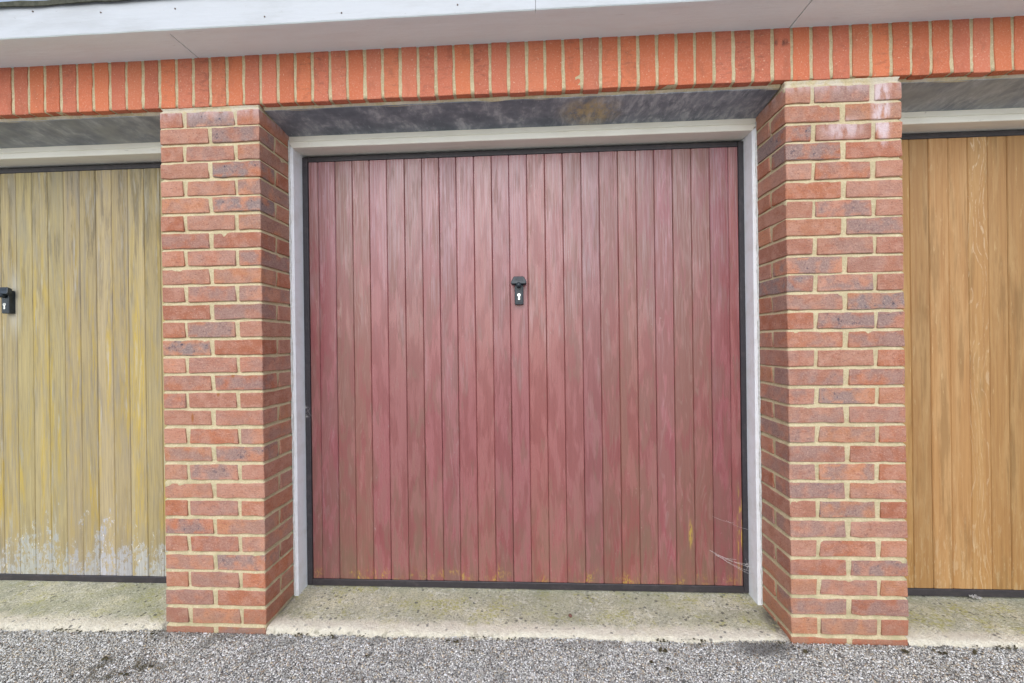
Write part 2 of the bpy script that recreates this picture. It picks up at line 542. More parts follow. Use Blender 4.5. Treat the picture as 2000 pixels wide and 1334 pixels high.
def concrete_material():
    m = Mat('concrete')
    p = m.pos()
    x, y, z = m.sep(p)
    n1 = m.noise(p, 7, 6, .65)
    n2 = m.noise(p, 60, 5, .7)
    n3 = m.noise(p, 190, 4, .7)
    c = m.mix(m.step(n1, .35, .65), (.76, .71, .50), (.50, .485, .35))
    c = m.mix(m.step(n2, .50, .62, 0, .75), c, (.88, .85, .74))
    n4 = m.noise(p, 110, 3, .65)
    c = m.mix(m.step(n4, .46, .38, 0, .75), c, (.24, .23, .17))
    n6 = m.noise(p, 300, 2, .6)
    c = m.mix(m.step(n6, .58, .66, 0, .6), c, (.92, .90, .82))
    c = m.mix(m.step(n3, .50, .68, 0, .6), c, (.30, .285, .215))
    li = m.math('MULTIPLY', m.step(m.noise(p, 9, 5, .68), .49, .62), m.step(m.noise(p, 75, 3, .6), .38, .6))
    c = m.mix(m.math('MULTIPLY', li, .72), c, (.50, .47, .14))
    gr = m.math('MULTIPLY', m.step(m.noise(p, 3.2, 4, .6), .44, .62), m.step(y, .04, .10))
    c = m.mix(m.math('MULTIPLY', gr, .45), c, (.38, .39, .25))
    ye = m.math('ADD', y, m.math('MULTIPLY', m.math('SUBTRACT', m.noise(p, 16, 4, .6), .5), .10))
    c = m.mix(m.step(ye, .080, .030, 0, .82), c, m.mix(m.step(n2, .4, .65), (.93, .86, .72), (.78, .70, .56)))
    dots = m.vor(m.vmath('ADD', p, m.scaled(m.noise(p, 60, 2, .5, 0, True), (.012, .012, .012))), 46)
    dm = m.math('MULTIPLY', m.step(dots.outputs['Distance'], .36, .24), m.step(m.sep(dots.outputs['Color'])[0], .62, .70))
    dm = m.math('MULTIPLY', dm, m.step(m.noise(p, 5, 3, .6), .40, .56))
    c = m.mix(m.math('MULTIPLY', dm, .7), c, (.085, .085, .085))
    # grime washed against the piers
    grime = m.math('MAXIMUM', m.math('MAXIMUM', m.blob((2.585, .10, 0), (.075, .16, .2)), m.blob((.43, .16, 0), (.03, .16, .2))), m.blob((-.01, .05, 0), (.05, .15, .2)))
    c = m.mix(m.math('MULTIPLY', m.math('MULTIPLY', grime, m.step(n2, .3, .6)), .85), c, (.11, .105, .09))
    moss = m.math('MULTIPLY', m.step(y, .012, -.012), m.step(m.noise(p, 28, 5, .7), .5, .62))
    c = m.mix(m.math('MULTIPLY', moss, .7), c, (.13, .11, .05))
    h = m.math('ADD', m.math('MULTIPLY', n2, .7), n3)
    return m.out(c, .9, m.bump(m.math('ADD', h, n4), .008, .9), spec=.2)


def tarmac_material():
    m = Mat('tarmac')
    p = m.pos()
    vo = m.vor(p, 115)
    rnd = m.sep(vo.outputs['Color'])[0]
    c = m.ramp(rnd, [(0, (.34, .335, .32)), (.35, (.48, .475, .455)), (.65, (.60, .595, .57)), (.85, (.58, .54, .47)), (1, (.80, .80, .80))])
    c = m.mix(m.step(vo.outputs['Distance'], .50, .80), c, (.20, .20, .21))
    return m.out(c, .8, m.bump(m.math('SUBTRACT', 1.0, vo.outputs['Distance']), .006, 1.0), spec=.3)


def chip_material():
    m = Mat('stone_chippings')
    c = m.attr('chip').outputs['Color']
    p = m.pos()
    n = m.noise(p, 6, 5, .65)
    c = m.mix(m.step(n, .52, .70, 0, .45), c, (.15, .14, .11))
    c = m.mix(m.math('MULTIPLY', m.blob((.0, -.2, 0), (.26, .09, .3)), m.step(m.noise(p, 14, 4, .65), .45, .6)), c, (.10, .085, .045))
    y = m.sep(p)[1]
    x = m.sep(p)[0]
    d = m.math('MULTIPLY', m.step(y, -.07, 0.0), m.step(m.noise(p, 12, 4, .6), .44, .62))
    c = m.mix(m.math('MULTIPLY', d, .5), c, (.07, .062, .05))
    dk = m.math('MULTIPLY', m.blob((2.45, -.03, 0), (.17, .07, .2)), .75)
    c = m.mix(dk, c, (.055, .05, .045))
    return m.out(c, .55, m.bump(m.noise(p, 500, 2, .6), .001, .5), spec=.4)


def plain(name, c, rough=.5, spec=.4, var=.25, metal=0.0, scale=60):
    m = Mat(name)
    n = m.noise(m.pos(), scale, 4, .65)
    c2 = tuple(x * (1 - var) for x in c)
    return m.out(m.mix(m.step(n, .35, .65), c, c2), rough, m.bump(n, .0006, .3), metal, spec)


M_BRICK = brick_material('stock_brick', False)
M_SOLDIER = brick_material('orange_brick', True)
M_MORTAR = mortar_material()
M_FASCIA = white_paint('fascia_paint', .45, (.545, .565, .59), (.40, .41, .41))
M_SOFFIT = white_paint('soffit_paint', .22, (.83, .92, .93), (.70, .70, .67))
M_FRAME = white_paint('frame_paint', .22, (.86, .88, .91), (.48, .43, .33))
M_HEAD = white_paint('head_paint', .30, (.88, .85, .75), (.60, .54, .42))
M_SLATE = slate_material()
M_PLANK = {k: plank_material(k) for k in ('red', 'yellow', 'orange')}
M_STEEL = steel_material()
M_CONC = concrete_material()
M_TARMAC = tarmac_material()
M_CHIP = chip_material()
M_BLACK = plain('black_plastic', (.022, .032, .042), .34, .5, .3)
M_CHROME = plain('lock_metal', (.80, .79, .76), .28, .5, .08, 1.0)
M_DARK = plain('dark_gap', (.012, .012, .013), .8, .2)
M_FELT = plain('roof_felt', (.10, .10, .075), .9, .2, .4)
M_SEAL = plain('sealant', (.66, .64, .60), .6, .3, .2)
M_MOSS = plain('moss', (.12, .105, .06), .95, .1, .6, 0, 45)
M_WEB = plain('web_silk', (.75, .73, .72), .6, .3, .1)
M_NAIL = plain('rusty_nail', (.16, .11, .085), .7, .3, .4)
M_PEB = plain('brown_stone', (.20, .10, .075), .8, .2, .3)
M_LITTER = plain('white_scrap', (.72, .70, .68), .7, .3, .2)

# ------------------------------------------------------------------ ground
gv, gf = [], []
xs = [-60, -20, -8, -3] + [-2.5 + .25 * i for i in range(33)] + [6, 12, 30, 60]
ys = [-90, -30, -10, -4, -2, -1, -.5, -.2, 0, .12, .5]
for y in ys:
    for x in xs:
        gv.append((x, y, gz(x) - .0105))
nx_ = len(xs)
for j in range(len(ys) - 1):
    for i in range(nx_ - 1):
        a = j * nx_ + i
        gf.append((a, a + 1, a + nx_ + 1, a + nx_))
ground = ob('tarmac_ground', mesh_from('tarmac_ground', gv, gf, M_TARMAC))
tag(ground, 'grey stone-chip tarmac forecourt in front of the garages', 'ground', kind='structure')

# loose-looking chippings bedded in the tarmac where it can be seen
rng = np.random.default_rng(5)
base_v = []
t = (1 + 5 ** .5) / 2
for a in (-1, 1):
    for b in (-t, t):
        base_v += [(0, a, b), (a, b, 0), (b, 0, a)]
base_v = np.array(base_v, float)
base_v /= np.linalg.norm(base_v[0])
bmi = bmesh.new()
for v in base_v:
    bmi.verts.new(v)
hull = bmesh.ops.convex_hull(bmi, input=bmi.verts)
bmi.verts.index_update()
base_f = np.array([[v.index for v in f.verts] for f in bmi.faces])
base_v = np.array([v.co[:] for v in bmi.verts])
bmi.free()
cell = .0050
gx_, gy_ = np.meshgrid(np.arange(-.85, 3.8, cell), np.arange(-.42, .012, cell))
px = (gx_ + rng.uniform(-.45, .45, gx_.shape) * cell).ravel()
py = (gy_ + rng.uniform(-.45, .45, gx_.shape) * cell).ravel()
N = px.size
inpier = ((py > -.003) & (((px > LX0 - .004) & (px < LX1 + .004)) | ((px > RX0 - .004) & (px < RX1 + .004))))
keep = ~inpier & (rng.random(N) > .06)
px, py = px[keep], py[keep]
N = px.size
rad = np.clip(rng.lognormal(math.log(.0025), .28, N), .0014, .0052)
ang = rng.uniform(0, 6.283, N)
sx, sy, sz = rng.uniform(.8, 1.35, N), rng.uniform(.65, 1.05, N), rng.uniform(.45, .9, N)
jit = rng.uniform(.75, 1.2, (N, 12, 1))
V = base_v[None] * jit * rad[:, None, None]
V = V * np.stack([sx, sy, sz], 1)[:, None, :]
ca, sa = np.cos(ang)[:, None], np.sin(ang)[:, None]
VX = V[:, :, 0] * ca - V[:, :, 1] * sa + px[:, None]
VY = V[:, :, 0] * sa + V[:, :, 1] * ca + py[:, None]
lev = np.array([gz(x) for x in px]) - .0065 + .0022 * np.sin(px * 5.1 + 1) * np.cos(py * 13) + rad * rng.uniform(-.2, .25, N)
VZ = V[:, :, 2] + lev[:, None]
verts = np.stack([VX, VY, VZ], 2).reshape(-1, 3)
faces = (base_f[None] + (np.arange(N) * 12)[:, None, None]).reshape(-1, 3)
me = bpy.data.meshes.new('stone_chippings')
me.vertices.add(len(verts))
me.vertices.foreach_set('co', verts.ravel())
me.loops.add(faces.size)
me.loops.foreach_set('vertex_index', faces.ravel().astype(np.int32))
me.polygons.add(len(faces))
me.polygons.foreach_set('loop_start', np.arange(0, faces.size, 3, dtype=np.int32))
me.polygons.foreach_set('loop_total', np.full(len(faces), 3, dtype=np.int32))
pal = np.array([(.25, .24, .22), (.42, .41, .38), (.55, .54, .50), (.68, .665, .62), (.86, .845, .79), (.50, .41, .29), (.30, .22, .16), (.58, .51, .40), (.10, .098, .09)])
pick = rng.choice(len(pal), N, p=[.13, .14, .15, .17, .18, .05, .03, .06, .09])
cc = np.minimum(pal[pick] * rng.uniform(.9, 1.3, (N, 1)), .88)
att = me.attributes.new('chip', 'FLOAT_COLOR', 'POINT')
att.data.foreach_set('color', np.repeat(np.concatenate([cc, np.ones((N, 1))], 1), 12, 0).ravel().astype(np.float32))
me.update()
me.validate()
me.materials.append(M_CHIP)
tag(ob('stone_chippings', me), 'pale and dark stone chippings bedded in the tarmac along the garage fronts', 'chippings', kind='stuff')


# ------------------------------------------------------------------ concrete thresholds
def threshold(x0, x1, zf, seed, label):
    n = int((x1 - x0) / .012)
    prof = [(.42, .004), (.36, .004), (.30, .003), (.25, .002), (.21, .0015), (.17, .001), (.14, .0005), (.115, 0), (.09, 0), (.07, -.0005), (.05, -.001), (.032, -.002),
            (.016, -.004), (.006, -.008), (.001, -.014), (-.002, -.022), (-.002, -.05)]
    vs, fs = [], []
    for i in range(n + 1):
        x = x0 + (x1 - x0) * i / n
        rag = noise.noise((x * 5, seed, 0)) * .014 + noise.noise((x * 22, seed, 3)) * .010 + noise.noise((x * 70, seed, 5)) * .006
        for j, (y, z) in enumerate(prof):
            f = max(0, 1 - y / .06)
            h = noise.noise((x * 30, y * 30, seed)) * .0022 + noise.noise((x * 9, y * 9, seed + 4)) * .003
            h += noise.noise((x * 55, y * 55, seed + 9)) * .0028
            top = .026 + (zf - .026) * max(0, 1 - y / .30)
            vs.append((x, y + rag * f + (noise.noise((x * 60, z * 200, seed)) * .004 * 2 if j > 12 else 0), top + z + h))
    m = len(prof)
    for i in range(n):
        for j in range(m - 1):
            a = i * m + j
            fs.append((a, a + 1, a + m + 1, a + m))
    o = ob('concrete_threshold', mesh_from('concrete_threshold', vs, fs, M_CONC, True))
    tag(o, label, 'threshold', 'concrete thresholds below the garage doors', 'structure')


threshold(LX1 + .001, RX0 - .001, .022, 1.3, 'lichen-spotted pale concrete threshold below the red garage door')
threshold(-W, -.001, .006, 7.7, 'coarse pale concrete threshold below the yellow garage door')
threshold(RX1 + .001, RX1 + W, .034, 4.1, 'grey-green concrete threshold below the orange-brown garage door')


# ------------------------------------------------------------------ bricks
def brick_mesh(L, D, H, seed, soldier=False):
    r = random.Random(seed)
    c = .0035 if not soldier else .0025
    h = Vector((L / 2, D / 2, H / 2))

    def cuts(l, n):
        return [-l / 2, -l / 2 + c] + [-l / 2 + l * i / n for i in range(1, n)] + [l / 2 - c, l / 2]
    cx = cuts(L, max(1, round(L / .045)))
    cy = cuts(D, max(1, round(D / .07)))
    cz = cuts(H, max(1, round(H / .045)))
    vid, vs, fs = {}, [], []
    s = seed * 3.7

    def vert(x, y, z):
        k = (round(x, 5), round(y, 5), round(z, 5))
        if k in vid:
            return vid[k]
        p = Vector(k)
        q = Vector((max(-h.x + c, min(h.x - c, p.x)), max(-h.y + c, min(h.y - c, p.y)), max(-h.z + c, min(h.z - c, p.z))))
        d = p - q
        if d.length > 1e-7:
            p = q + d.normalized() * c
        a = .0042 if not soldier else .0028
        p += Vector([noise.noise((p.x * 24 + s, p.y * 24, p.z * 24 + 17 * i)) * a * (.45 if i == 1 else 1) for i in range(3)])
        p += Vector([r.uniform(-.0006, .0006) for _ in range(3)])
        vid[k] = len(vs)
        vs.append(p)
        return vid[k]

    def grid(A, B, f):
        for i in range(len(A) - 1):
            for j in range(len(B) - 1):
                fs.append([vert(*f(A[i], B[j])), vert(*f(A[i + 1], B[j])), vert(*f(A[i + 1], B[j + 1])), vert(*f(A[i], B[j + 1]))])
    grid(cx, cz, lambda a, b: (a, -h.y, b))
    grid(cx, cz, lambda a, b: (-a, h.y, b))
    grid(cy, cz, lambda a, b: (h.x, a, b))
    grid(cy, cz, lambda a, b: (-h.x, -a, b))
    grid(cx, cy, lambda a, b: (a, b, h.z))
    grid(cx, cy, lambda a, b: (-a, b, -h.z))
    me = mesh_from('brick', vs, fs, M_SOLDIER if soldier else M_BRICK)
    at = me.attributes.new('dims', 'FLOAT_VECTOR', 'POINT')
    at.data.foreach_set('vector', [x for _ in vs for x in (L, D, H)])
    return me


VAR = {}


def get_brick(L, D, H, i, soldier=False):
    k = (L, D, H, i, soldier)
    if k not in VAR:
        VAR[k] = brick_mesh(L, D, H, len(VAR) + 1, soldier)
    return VAR[k]


RB = random.Random(11)
PAL = [(.47, .195, .115), (.50, .225, .135), (.46, .175, .095), (.47, .225, .15), (.41, .185, .125), (.50, .225, .125), (.45, .20, .13), (.42, .155, .088)]


def place_brick(parent, L, D, H, x, y, z, color, burn, soldier=False):
    o = bpy.data.objects.new('brick', get_brick(L, D, H, RB.randrange(7), soldier))
    pl = parent.matrix_basis.translation
    o.location = (x - pl.x, y - pl.y + RB.uniform(-.0012, .0012), z - pl.z)
    o.rotation_euler = (RB.uniform(-.006, .006), RB.uniform(-.006, .006), RB.uniform(-.005, .005))
    o.scale = (RB.uniform(.992, 1.003), 1, RB.uniform(.97, 1.01))
    o.color = (*color, burn)
    return link(o, parent)


def mortar_block(parent, name, x0, x1, y0, y1, z0, z1, rec, seed, step=.012, beds=None):
    """mortar core, its faces wavy, recessed behind the brick faces"""
    def cut(a, b):
        n = max(1, round((b - a) / step))
        return [a + (b - a) * i / n for i in range(n + 1)]
    X, Y, Z = cut(x0 + rec, x1 - rec), cut(y0 + rec, y1 - rec), cut(z0, z1)
    inset = {}
    if beds:                    # weather-struck joints: flush at the foot, set back under the brick above
        Z = [z0]
        for t in sorted(beds):
            for dz, e in ((-.031, .0010), (-.004, -.0004), (.0035, -.0008), (.0105, .0048), (.0155, .0048)):
                if t + dz > Z[-1] + .001 and t + dz < z1 - .001:
                    Z.append(t + dz)
                    inset[round(t + dz, 5)] = e
        Z.append(z1)
    vid, vs, fs = {}, [], []
    pl = parent.matrix_basis.translation

    def vert(x, y, z, n):
        k = (round(x, 5), round(y, 5), round(z, 5))
        if k not in vid:
            q = noise.noise((x * 40 + seed, y * 40, z * 60)) * .0014 + noise.noise((x * 13 + seed, y * 13, z * 13)) * .0012 - inset.get(round(z, 5), 0)
            dx = (1 if abs(x - x1 + rec) < 1e-6 else -1 if abs(x - x0 - rec) < 1e-6 else 0) * q
            dy = (1 if abs(y - y1 + rec) < 1e-6 else -1 if abs(y - y0 - rec) < 1e-6 else 0) * q
            vid[k] = len(vs)
            vs.append((x + dx - pl.x, y + dy - pl.y, z - pl.z))
        return vid[k]

    def grid(A, B, f):
        for i in range(len(A) - 1):
            for j in range(len(B) - 1):
                fs.append([vert(*f(a, b), 0) for a, b in ((A[i], B[j]), (A[i + 1], B[j]), (A[i + 1], B[j + 1]), (A[i], B[j + 1]))])
    grid(X, Z, lambda a, b: (a, y0 + rec, b))
    grid(Y, Z, lambda a, b: (x1 - rec, a, b))
    grid(Y[::-1], Z, lambda a, b: (x0 + rec, a, b))
    grid(X, Y[::-1], lambda a, b: (a, b, z0))
    grid(X, Y, lambda a, b: (a, b, z1))
    return ob(name, mesh_from(name, vs, fs, M_MORTAR, True), parent)


# purple-burnt bricks seen in the photograph: (course, index) -> strength
BURN_L = {(1, 1): .9, (2, 1): .8, (3, 1): .45, (4, 1): 1, (6, 1): 1, (6, 0): .35, (8, 0): .45, (9, 1): .35, (10, 0): .3, (11, 1): .6, (12, 1): .55, (13, 1): .75, (14, 0): 1,
          (16, 1): .7, (16, 0): .4, (17, 0): .5, (18, 1): .3, (19, 1): .3, (20, 0): .6, (20, 1): .8, (21, 1): .75, (22, 0): .3, (24, 0): .8, (24, 1): .5, (23, 1): .4,
          (26, 1): .85, (25, 1): .35, (27, 1): .4, (28, 0): .5, (29, 1): .4, (30, 1): .7, (31, 1): .6, (10, 1): .4}
BURN_R = {(1, 1): .6, (2, 1): .4, (3, 0): 1, (4, 0): .85, (2, 0): .35, (5, 1): .4, (7, 1): .75, (8, 1): .75, (6, 1): .25, (9, 1): .4, (10, 0): .8, (11, 1): .9, (12, 1): 1, (12, 0): .5,
          (13, 1): .85, (13, 2): .8, (14, 0): .45, (14, 1): .6, (16, 0): .6, (16, 1): .6, (17, 1): .85, (18, 0): .5, (18, 1): .4, (19, 1): .5, (20, 0): .5, (21, 1): .7,
          (22, 0): .7, (22, 1): .3, (23, 1): .75, (24, 0): .6, (25, 1): .35, (26, 1): .8, (27, 1): .5, (28, 0): .7, (28, 1): .6, (29, 1): .5}
# tall dark returns: side faces of stretchers at the reveal
SIDE_DARK = {'L': {5: .7, 3: .4, 9: .7, 11: .6, 7: .5, 19: .5, 15: .4, 25: .4}, 'R': {11: 1.0, 17: .6, 19: .7, 21: .5, 5: .3, 3: .6, 15: .35}}


def make_pier(x0, zt, burn, side, label):
    root = empty('brick_pier', (x0 + PW / 2, .11, 0))
    tag(root, label, 'pier', 'brick piers between the garage doors', 'thing')
    mortar_block(root, 'mortar', x0, x0 + PW, 0, .30, -.06, 2.224, .0026, 3 if side == 'L' else 8, .012, [z - .0017 for z in zt])
    b, d, q = .2105, .0995, .108
    zz = list(zt) + [zt[-1] - .075]
    for k, z in enumerate(zz[:30], 1):
        h = .0642
        zc_ = z - .0655 / 2
        def col():
            c = RB.choice(PAL)
            f = RB.uniform(.88, 1.10)
            return tuple(q * f for q in c)
        def bn(i):
            return burn.get((k, i), max(0, RB.uniform(-.15, .42)))
        if k % 2 == 0 or k == 30:
            jx = RB.uniform(-.003, .003)
            place_brick(root, b, .099, h, x0 + b / 2, d / 2, zc_, col(), bn(0))
            place_brick(root, b, .099, h, x0 + PW - b / 2 + .0005, d / 2, zc_, col(), bn(1))
            place_brick(root, b, .099, h, x0 + b / 2, d * 1.5 + .0135, zc_, col(), max(0, RB.uniform(-.3, .5)))
            place_brick(root, b, .099, h, x0 + PW - b / 2, d * 1.5 + .0135, zc_, col(), max(0, RB.uniform(-.3, .5)))
        else:
            sd = SIDE_DARK[side].get(k, None)
            place_brick(root, d, .222, h, x0 + d / 2, .111, zc_, col(), burn.get((k, 0), sd if (sd and side == 'R') else max(0, RB.uniform(-.3, .3))))
            jx = RB.uniform(-.003, .003)
            place_brick(root, b, q, h, x0 + PW / 2 + jx, q / 2, zc_, col(), bn(1))
            place_brick(root, d, .222, h, x0 + PW - d / 2, .111, zc_, col(), burn.get((k, 2), sd if (sd and side == 'L') else max(0, RB.uniform(-.3, .3))))
    return root


make_pier(LX0, LZ, BURN_L, 'L', 'brick pier between the yellow weathered door and the red door')
make_pier(RX0, RZ, BURN_R, 'R', 'brick pier with white lime streak, between the red door and the orange-brown door')

# ------------------------------------------------------------------ soldier course over the openings
SX0, SX1 = -W - .10, RX1 + W + .10
lint = empty('brick_lintel', (1.5, .05, ZS0))
tag(lint, 'orange soldier course of upright bricks running over the garage doors', 'brick lintel', None, 'thing')
mortar_block(lint, 'mortar', SX0, SX1, 0, .1025, ZS0 + .0045, ZS1 - .004, .0026, 21, .016)
SPAL = [(.58, .17, .085), (.62, .19, .09), (.57, .17, .085), (.55, .175, .105), (.52, .16, .095), (.61, .20, .105), (.56, .185, .11)]
i = 0
x = .0006 - .07456 * 30
while x < SX1 - .04:
    if x > SX0 - .01:
        c = RB.choice(SPAL)
        f = RB.uniform(.90, 1.08)
        w = .0625
        place_brick(lint, w, .1025, .2145, x + .07456 / 2 + RB.uniform(-.0012, .0012), .05125, (ZS0 + ZS1) / 2 + RB.uniform(-.0015, .0015),
                    tuple(q * f for q in c), max(0, RB.uniform(-.6, .8)), True)
    x += .07456
# mortar fillet and the dark soffit boards behind it, one over each door
for a, b in ((-W, -.0005), (LX1 + .0005, RX0 - .0005), (RX1 + .0005, RX1 + W)):
    o = ob('mortar_fillet', prism_mesh('mortar_fillet', [(.030, ZS0 + .0052), (.026, ZS0 + .001), (.030, ZS0 - .005), (.037, ZS0 - .0105), (.060, ZS0 - .006), (.060, ZS0 + .0052)],
                                       a, b, M_MORTAR, int((b - a) / .02), .003, a), lint, -Vector(lint.location))
    o = ob('soffit_panel', prism_mesh('soffit_panel', [(.034, 2.2155), (FY + .012, 2.1905), (FY + .012, 2.2045), (.058, 2.2255), (.034, 2.2195)], a, b, M_SLATE), lint, -Vector(lint.location))

# ------------------------------------------------------------------ eaves
eav = empty('roof_eaves', (1.5, -.08, ZSOF))
tag(eav, 'white painted roof eaves with fascia and soffit boards above the brickwork', 'eaves', None, 'thing')
eo = eav.location
for a, b in ((-2.6, .1728), (.1768, 2.601), (2.605, 5.6)):
    box_ob('soffit_board', a, b, -.1405, .06, ZSOF, ZSOF + .009, M_SOFFIT, eav, .0008, eo)
FB = []
for a, b in ((-2.6, 1.6030), (1.6045, 5.6)):
    FB.append(ob('fascia_board', prism_mesh('fascia_board', [(-.1415, ZSOF - .004), (-.160, ZSOF - .004), (-.1635, ZSOF - .001), (-.1635, ZSOF + .121), (-.1415, ZSOF + .121)],
                                            a, b, M_FASCIA, int((b - a) / .05), .0012, a * 3), eav, -Vector(eo)))
for fb in FB:                    # one board, two tones for light: darkened front, underside in paler soffit paint
    fb.data.materials.append(M_SOFFIT)
    for f in fb.data.polygons:
        if f.normal.z < -.5:
            f.material_index = 1
# felt drip, and an unseen flat roof deck added to stop light leaking
ob('felt_drip', prism_mesh('felt_drip', [(-.160, ZSOF + .1225), (-.171, ZSOF + .110), (-.175, ZSOF + .111), (-.174, ZSOF + .130), (-.12, ZSOF + .136), (-.12, ZSOF + .1225)],
                           -2.6, 5.6, M_FELT, 160, .004, 5), eav, -Vector(eo))
box_ob('light_block_roof', -2.6, 5.6, -.1410, 3.0, ZSOF + .1215, ZSOF + .1222, M_FELT, eav, 0, eo)
for nx_, nz_ in ((-.361, 2.529), (-.08, 2.510), (.222, 2.508), (.577, 2.458), (.876, 2.456), (1.316, 2.462)):
    bm = bmesh.new()
    bmesh.ops.create_cone(bm, cap_ends=True, segments=10, radius1=.0034, radius2=.0026, depth=.003, matrix=Matrix.Rotation(math.pi / 2, 4, 'X'))
    ob('nail', bm_mesh('nail', bm, M_NAIL), FB[0], (nx_, -.1640, nz_))


# ------------------------------------------------------------------ timber door frames
def door_frame(x0, x1, label, hz=2.137, tz=2.194):
    root = empty('door_frame', ((x0 + x1) / 2, FY, 0))
    tag(root, label, 'door frame', 'white timber frames of the garage doors', 'thing')
    o = -Vector(root.location)
    lip = .0185
    back = .37
    for s, xa, name in ((1, x0, 'jamb'), (-1, x1, 'jamb')):
        bm = bmesh.new()
        pts = [(0.0006, FY), (lip - .003, FY), (lip, FY + .003), (lip, back), (0.0006, back)]
        n = 40
        rings = []
        for i in range(n + 1):
            z = .018 + (hz + .0 - .018) * i / n
            rings.append([])
            for (px_, py_) in pts:
                wv = noise.noise((z * 3, px_ * 40, xa)) * .0008
                zz = z
                if i == n:
                    zz = hz + (lip - px_) * 0.9
                rings[-1].append(bm.verts.new((xa + s * (px_ + wv), py_ + wv, zz)))
        for i in range(n):
            for j in range(5):
                k = (j + 1) % 5
                f = [rings[i][j], rings[i][k], rings[i + 1][k], rings[i + 1][j]]
                bm.faces.new(f)
        bm.faces.new(rings[0])
        bm.faces.new(rings[-1])
        ob(name, bm_mesh(name, bm, M_FRAME), root, o)
        # bead of sealant between jamb and brick
        bm = bmesh.new()
        n = 260
        prev = None
        for i in range(n + 1):
            z = .03 + (tz - .05) * i / n
            w = .0055 + noise.noise((z * 22, xa, 1)) * .0035 + noise.noise((z * 75, xa, 2)) * .002
            w = max(.0012, w)
            pts2 = [(.0002, FY - w), (w * .7, FY - w * .55), (w * 1.05, FY + .0005), (.0002, FY + .002)]
            cur = [bm.verts.new((xa + s * a, b, z)) for a, b in pts2]
            if prev:
                for j in range(3):
                    bm.faces.new([prev[j], prev[j + 1], cur[j + 1], cur[j]])
            prev = cur
        ob('sealant_bead', bm_mesh('sealant_bead', bm, M_SEAL, True), root, o)
    prof = [(FY + .003, tz), (FY + .0005, tz - .004), (FY + .0005, tz - .025), (FY + .004, tz - .0275), (FY + .004, tz - .0295), (FY - .0025, tz - .032), (FY - .0025, hz + .002), (FY, hz),
            (back, hz), (back, tz)]
    ends = [.0012 + (0 if z > hz + .017 else min(lip - .0005, (hz + .017 - z) * 1.0)) for y, z in prof]
    ob('head', prism_mesh('head', prof, 0, 1, M_HEAD, 60, .0008, x0, [x0 + e for e in ends], [x1 - e for e in ends]), root, o)
    return root


door_frame(LX1, RX0, 'white timber frame round the red garage door')
door_frame(-W, 0, 'dirty white timber frame round the yellow weathered garage door')
door_frame(RX1, RX1 + W, 'white timber frame round the orange-brown garage door')


# ------------------------------------------------------------------ garage doors
def plank_mesh(w, h, mat, seed):
    g, c, t = .0004, .0030, .013
    a = w / 2
    prof = [(-a + g, t), (-a + g, c * 1.3), (-a + g + c, .0004), (-a * .5, 0), (0, -.0003), (a * .5, 0), (a - g - c, .0004), (a - g, c * 1.3), (a - g, t)]
    n = 26
    vs, fs = [], []
    m = len(prof)
    for i in range(n + 1):
        z = -h / 2 + h * i / n
        for j, (x, y) in enumerate(prof):
            vs.append((x + noise.noise((z * 2.5, seed, x * 3)) * .0006, y + noise.noise((z * 1.5, seed + 9, x * 20)) * .0005, z))
    for i in range(n):
        for j in range(m - 1):
            q = i * m + j
            fs.append((q, q + 1, q + m + 1, q + m))
    return mesh_from('plank', vs, fs, mat)


def tbar(name, prof, y0, y1, mat, parent, loc, bev):
    """a plate of outline prof (x, z) from y0 (front) to y1"""
    bm = bmesh.new()
    f = bm.faces.new([bm.verts.new((x, y1, z)) for x, z in prof])
    r = bmesh.ops.extrude_face_region(bm, geom=[f])
    vs = [v for v in r['geom'] if isinstance(v, bmesh.types.BMVert)]
    for v in vs:
        v.co.y = y0
    fr = [e for e in bm.edges if all(abs(v.co.y - y0) < 1e-6 for v in e.verts)]
    side = [e for e in bm.edges if abs(e.verts[0].co.y - e.verts[1].co.y) > 1e-6]
    if bev:
        bmesh.ops.bevel(bm, geom=fr + side, offset=bev, segments=2, affect='EDGES', profile=.5)
    return ob(name, bm_mesh(name, bm, mat), parent, loc)


